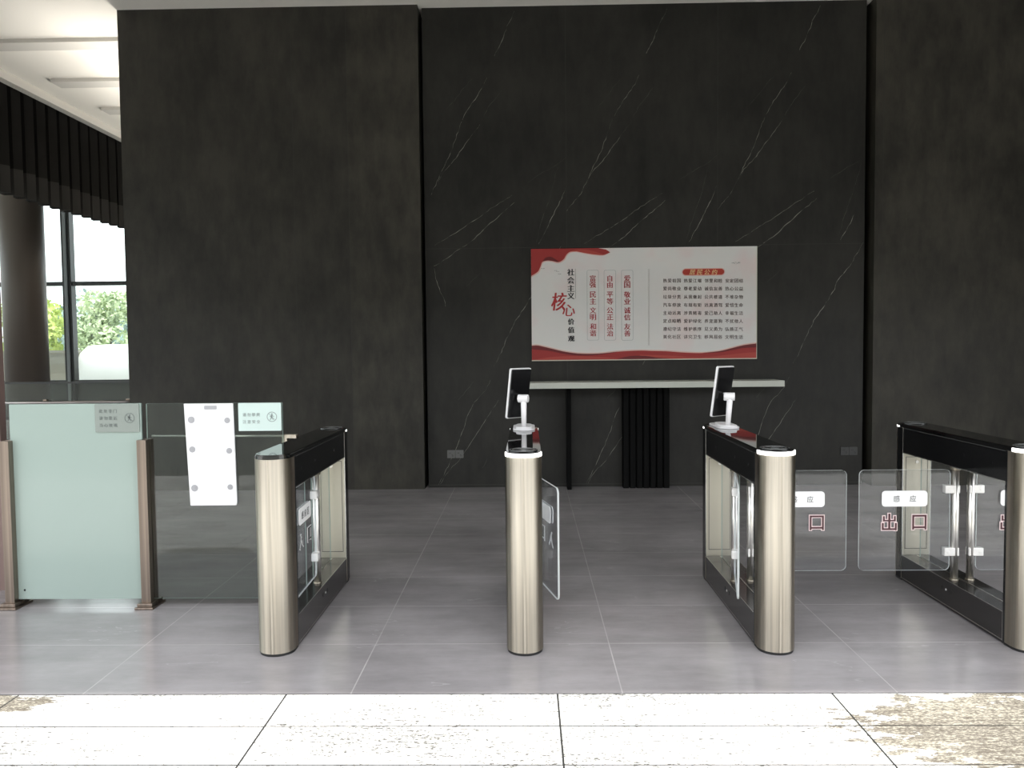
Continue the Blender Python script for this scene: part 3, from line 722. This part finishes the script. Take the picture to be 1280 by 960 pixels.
for cx, s in ((518, '富强民主文明和谐'), (646, '自由平等公正法治'), (776, '爱国敬业诚信友善')):
    ys = (287,335,408,459,527,578,648,699)
    for q in (0, 2, 4, 6): stext('value_word', [(c, cx, y, 46) for c, y in zip(s[q:q+2], ys[q:q+2])], TXR, .03)
    bm = NB(); o_ = rrect(U(cx-44, 0)[0], U(cx+44, 0)[0], U(cx, 752)[1], U(cx, 225)[1], .018)
    i_ = rrect(U(cx-44, 0)[0]+.0022, U(cx+44, 0)[0]-.0022, U(cx, 752)[1]+.0022, U(cx, 225)[1]-.0022, .016)
    A = [bm.verts.new((x, -.014, z)) for x, z in o_]; B = [bm.verts.new((x, -.014, z)) for x, z in i_]
    for q in range(len(A)): bm.faces.new((A[q], A[(q+1) % len(A)], B[(q+1) % len(A)], B[q]))
    thick(obj('text_border', bm, mat('thin_grey_rule', (.30,.36,.36,1), .6), sg), .0004)
bm = NB()
for cx in (934, 941): a, b = U(cx, 215); box(bm, a-.001, a+.001, -.0142, -.0125, U(cx, 790)[1], b)
obj('divider_rule', bm, mat('faint_rule', (.50,.48,.45,1), .6), sg)
p0 = U(1192, 262); p1 = U(1502, 213)
bm = NB(); prism(bm, rrect(p0[0]-.008, p1[0]+.008, p0[1]-.008, p1[1]+.008, .040, 8), -.0135, -.0120, axis='y'); obj('pill_border', bm, SPINK, sg)
bm = NB(); prism(bm, rrect(p0[0], p1[0], p0[1], p1[1], .033, 8), -.0142, -.0120, axis='y'); obj('heading_pill', bm, mat('pill_red', (.52,.05,.03,1), .5), sg)
bm = NB()
for ch, cx in zip('居民公约', (1265,1320,1375,1430)): a, b = U(cx, 239); put(bm, ch, a, b, 40*KX, -.0150, .02, shear=.2)
thick(obj('heading_text', bm, mat('heading_yellow', (.85,.62,.30,1), .5), sg), .0004)
ROWS = ['热爱祖国 热爱江堰 邻里和睦 安定团结', '爱岗敬业 尊老爱幼 诚信友善 热心公益', '垃圾分类 从我做起 公共楼道 不堆杂物', '汽车停放 有规有矩 远离酒驾 爱惜生命',
        '主动远离 涉黄赌毒 爱己助人 幸福生活', '定点晾晒 爱护绿化 养宠遛狗 不扰他人', '遵纪守法 维护秩序 见义勇为 弘扬正气', '美化社区 讲究卫生 移风易俗 文明生活']
for r, y in zip(ROWS, (303,362,424,485,545,605,665,724)):
    for k, wd in enumerate(r.split(' ')):
        stext('pledge_phrase', [(ch, 870+(190,345,500,655)[k]+i*34.5, y, 29) for i, ch in enumerate(wd)], TXD, .02)
# small birds and a pale bird mark
def bird(bm, cx, cy, s):
    for k in (-1, 1):
        P_ = [(0, 0), (k*.5*s, -.45*s), (k*1.1*s, -.25*s), (k*.5*s, -.2*s)]
        V = [bm.verts.new((U(cx, cy)[0]+a*KX, -.0140, U(cx, cy)[1]-b*KX)) for a, b in P_]; bm.faces.new(V)
bm = NB()
for q in ((143,218,14), (240,232,12), (255,240,11), (268,258,12)): bird(bm, *q)
thick(obj('bird_marks', bm, TXD, sg), .0004)
bm = NB(); bird(bm, 1590, 180, 34); bird(bm, 1600, 172, 22); thick(obj('pale_bird_mark', bm, mat('pale_grey_print2', (.48,.48,.46,1), .6), sg), .0004)

# ------------------------------------------------------------------ shelf under the sign, outlets
s = empty('wall_shelf', (1.26, 8.43, 0), 'long pale stone-topped console shelf against the dark marble below the sign', 'shelf')
bm = NB(); box(bm, -1.38, 1.378, -.18, .185, 1.083, 1.145); obj('shelf_top', bm, SHELF, s, bevel=.003)
bm = NB()
n = 7
for i in range(n): x = -.245+.50*i/n; prism(bm, rrect(x, x+.06, .06, .185, .012), .0, 1.083)
box(bm, -.245, .245, .11, .188, 0, 1.083); obj('fluted_support', bm, mat('dark_fluted_panel', (.007,.007,.007,1), .9, Specular_IOR_Level=.1), s)
bm = NB(); box(bm, -.845, -.80, -.0, .186, 0, 1.083); obj('joint_shadow_panel', bm, mat('joint_shadow_black', (.005,.005,.005,1), .9, Specular_IOR_Level=.1), s)  # dark panel standing in for the shadowed wall joint under the shelf
def outlet(x, m, label):
    t = empty('wall_outlet', (x, YR, .365), label, 'outlet', None)
    for k in (-1, 1):
        bm = NB(); prism(bm, rrect(k*.045-.043, k*.045+.043, -.043, .043, .006), -.012, -.001, axis='y'); e = obj('cover', bm, m, t)
        bm = NB()
        for a, b, w, h in ((-.018,.012,.004,.012), (-.006,.012,.004,.012), (.012,-.008,.012,.004), (.012,-.02,.004,.010), (.022,-.02,.004,.010)): box(bm, k*.045+a-w/2, k*.045+a+w/2, -.0128, -.0115, b-h/2, b+h/2)
        obj('sockets', bm, RUB, e)
outlet(-.785, GREYP, 'light grey double wall outlet low on the dark marble left of the second turnstile')
outlet(3.443, GREYD, 'dark grey double wall outlet low on the marble beside the right pier')

# ================================================================== SURROUNDINGS BEHIND THE CAMERA (seen only as reflections)
bm = NB(); box(bm, -30, 30, -34, -30, 0, 9); tag(obj('facing_building', bm, mat('far_facade', (.22,.20,.17,1), .8)), 'tan building across the road, behind the viewer', 'building')

# ================================================================== LIGHT
w = bpy.data.worlds.new('overcast'); sc.world = w; w.use_nodes = True; nt = w.node_tree; bg = nt.nodes['Background']
tc = nt.nodes.new('ShaderNodeTexCoord'); sp = nt.nodes.new('ShaderNodeSeparateXYZ'); rp = nt.nodes.new('ShaderNodeValToRGB')
nt.links.new(tc.outputs['Generated'], sp.inputs[0]); nt.links.new(sp.outputs[2], rp.inputs[0]); nt.links.new(rp.outputs[0], bg.inputs[0])
e = rp.color_ramp.elements; e[0].position = 0; e[0].color = (.92,.96,.98,1); e[1].position = .6; e[1].color = (.95,.97,1,1)
bg.inputs[1].default_value = 2.0

sd = bpy.data.lights.new('sun', 'SUN'); sd.energy = 2.6; sd.angle = .03; sd.color = (1, .96, .88)
so = bpy.data.objects.new('sun', sd); COL.objects.link(so); so.rotation_euler = (math.radians(5), math.radians(4), 0); so.location = (0, -5, 20)
vs = sc.view_settings; vs.view_transform = 'Standard'; vs.look = 'None'; vs.gamma = 1; vs.exposure = 0.65; vs.use_curve_mapping = False
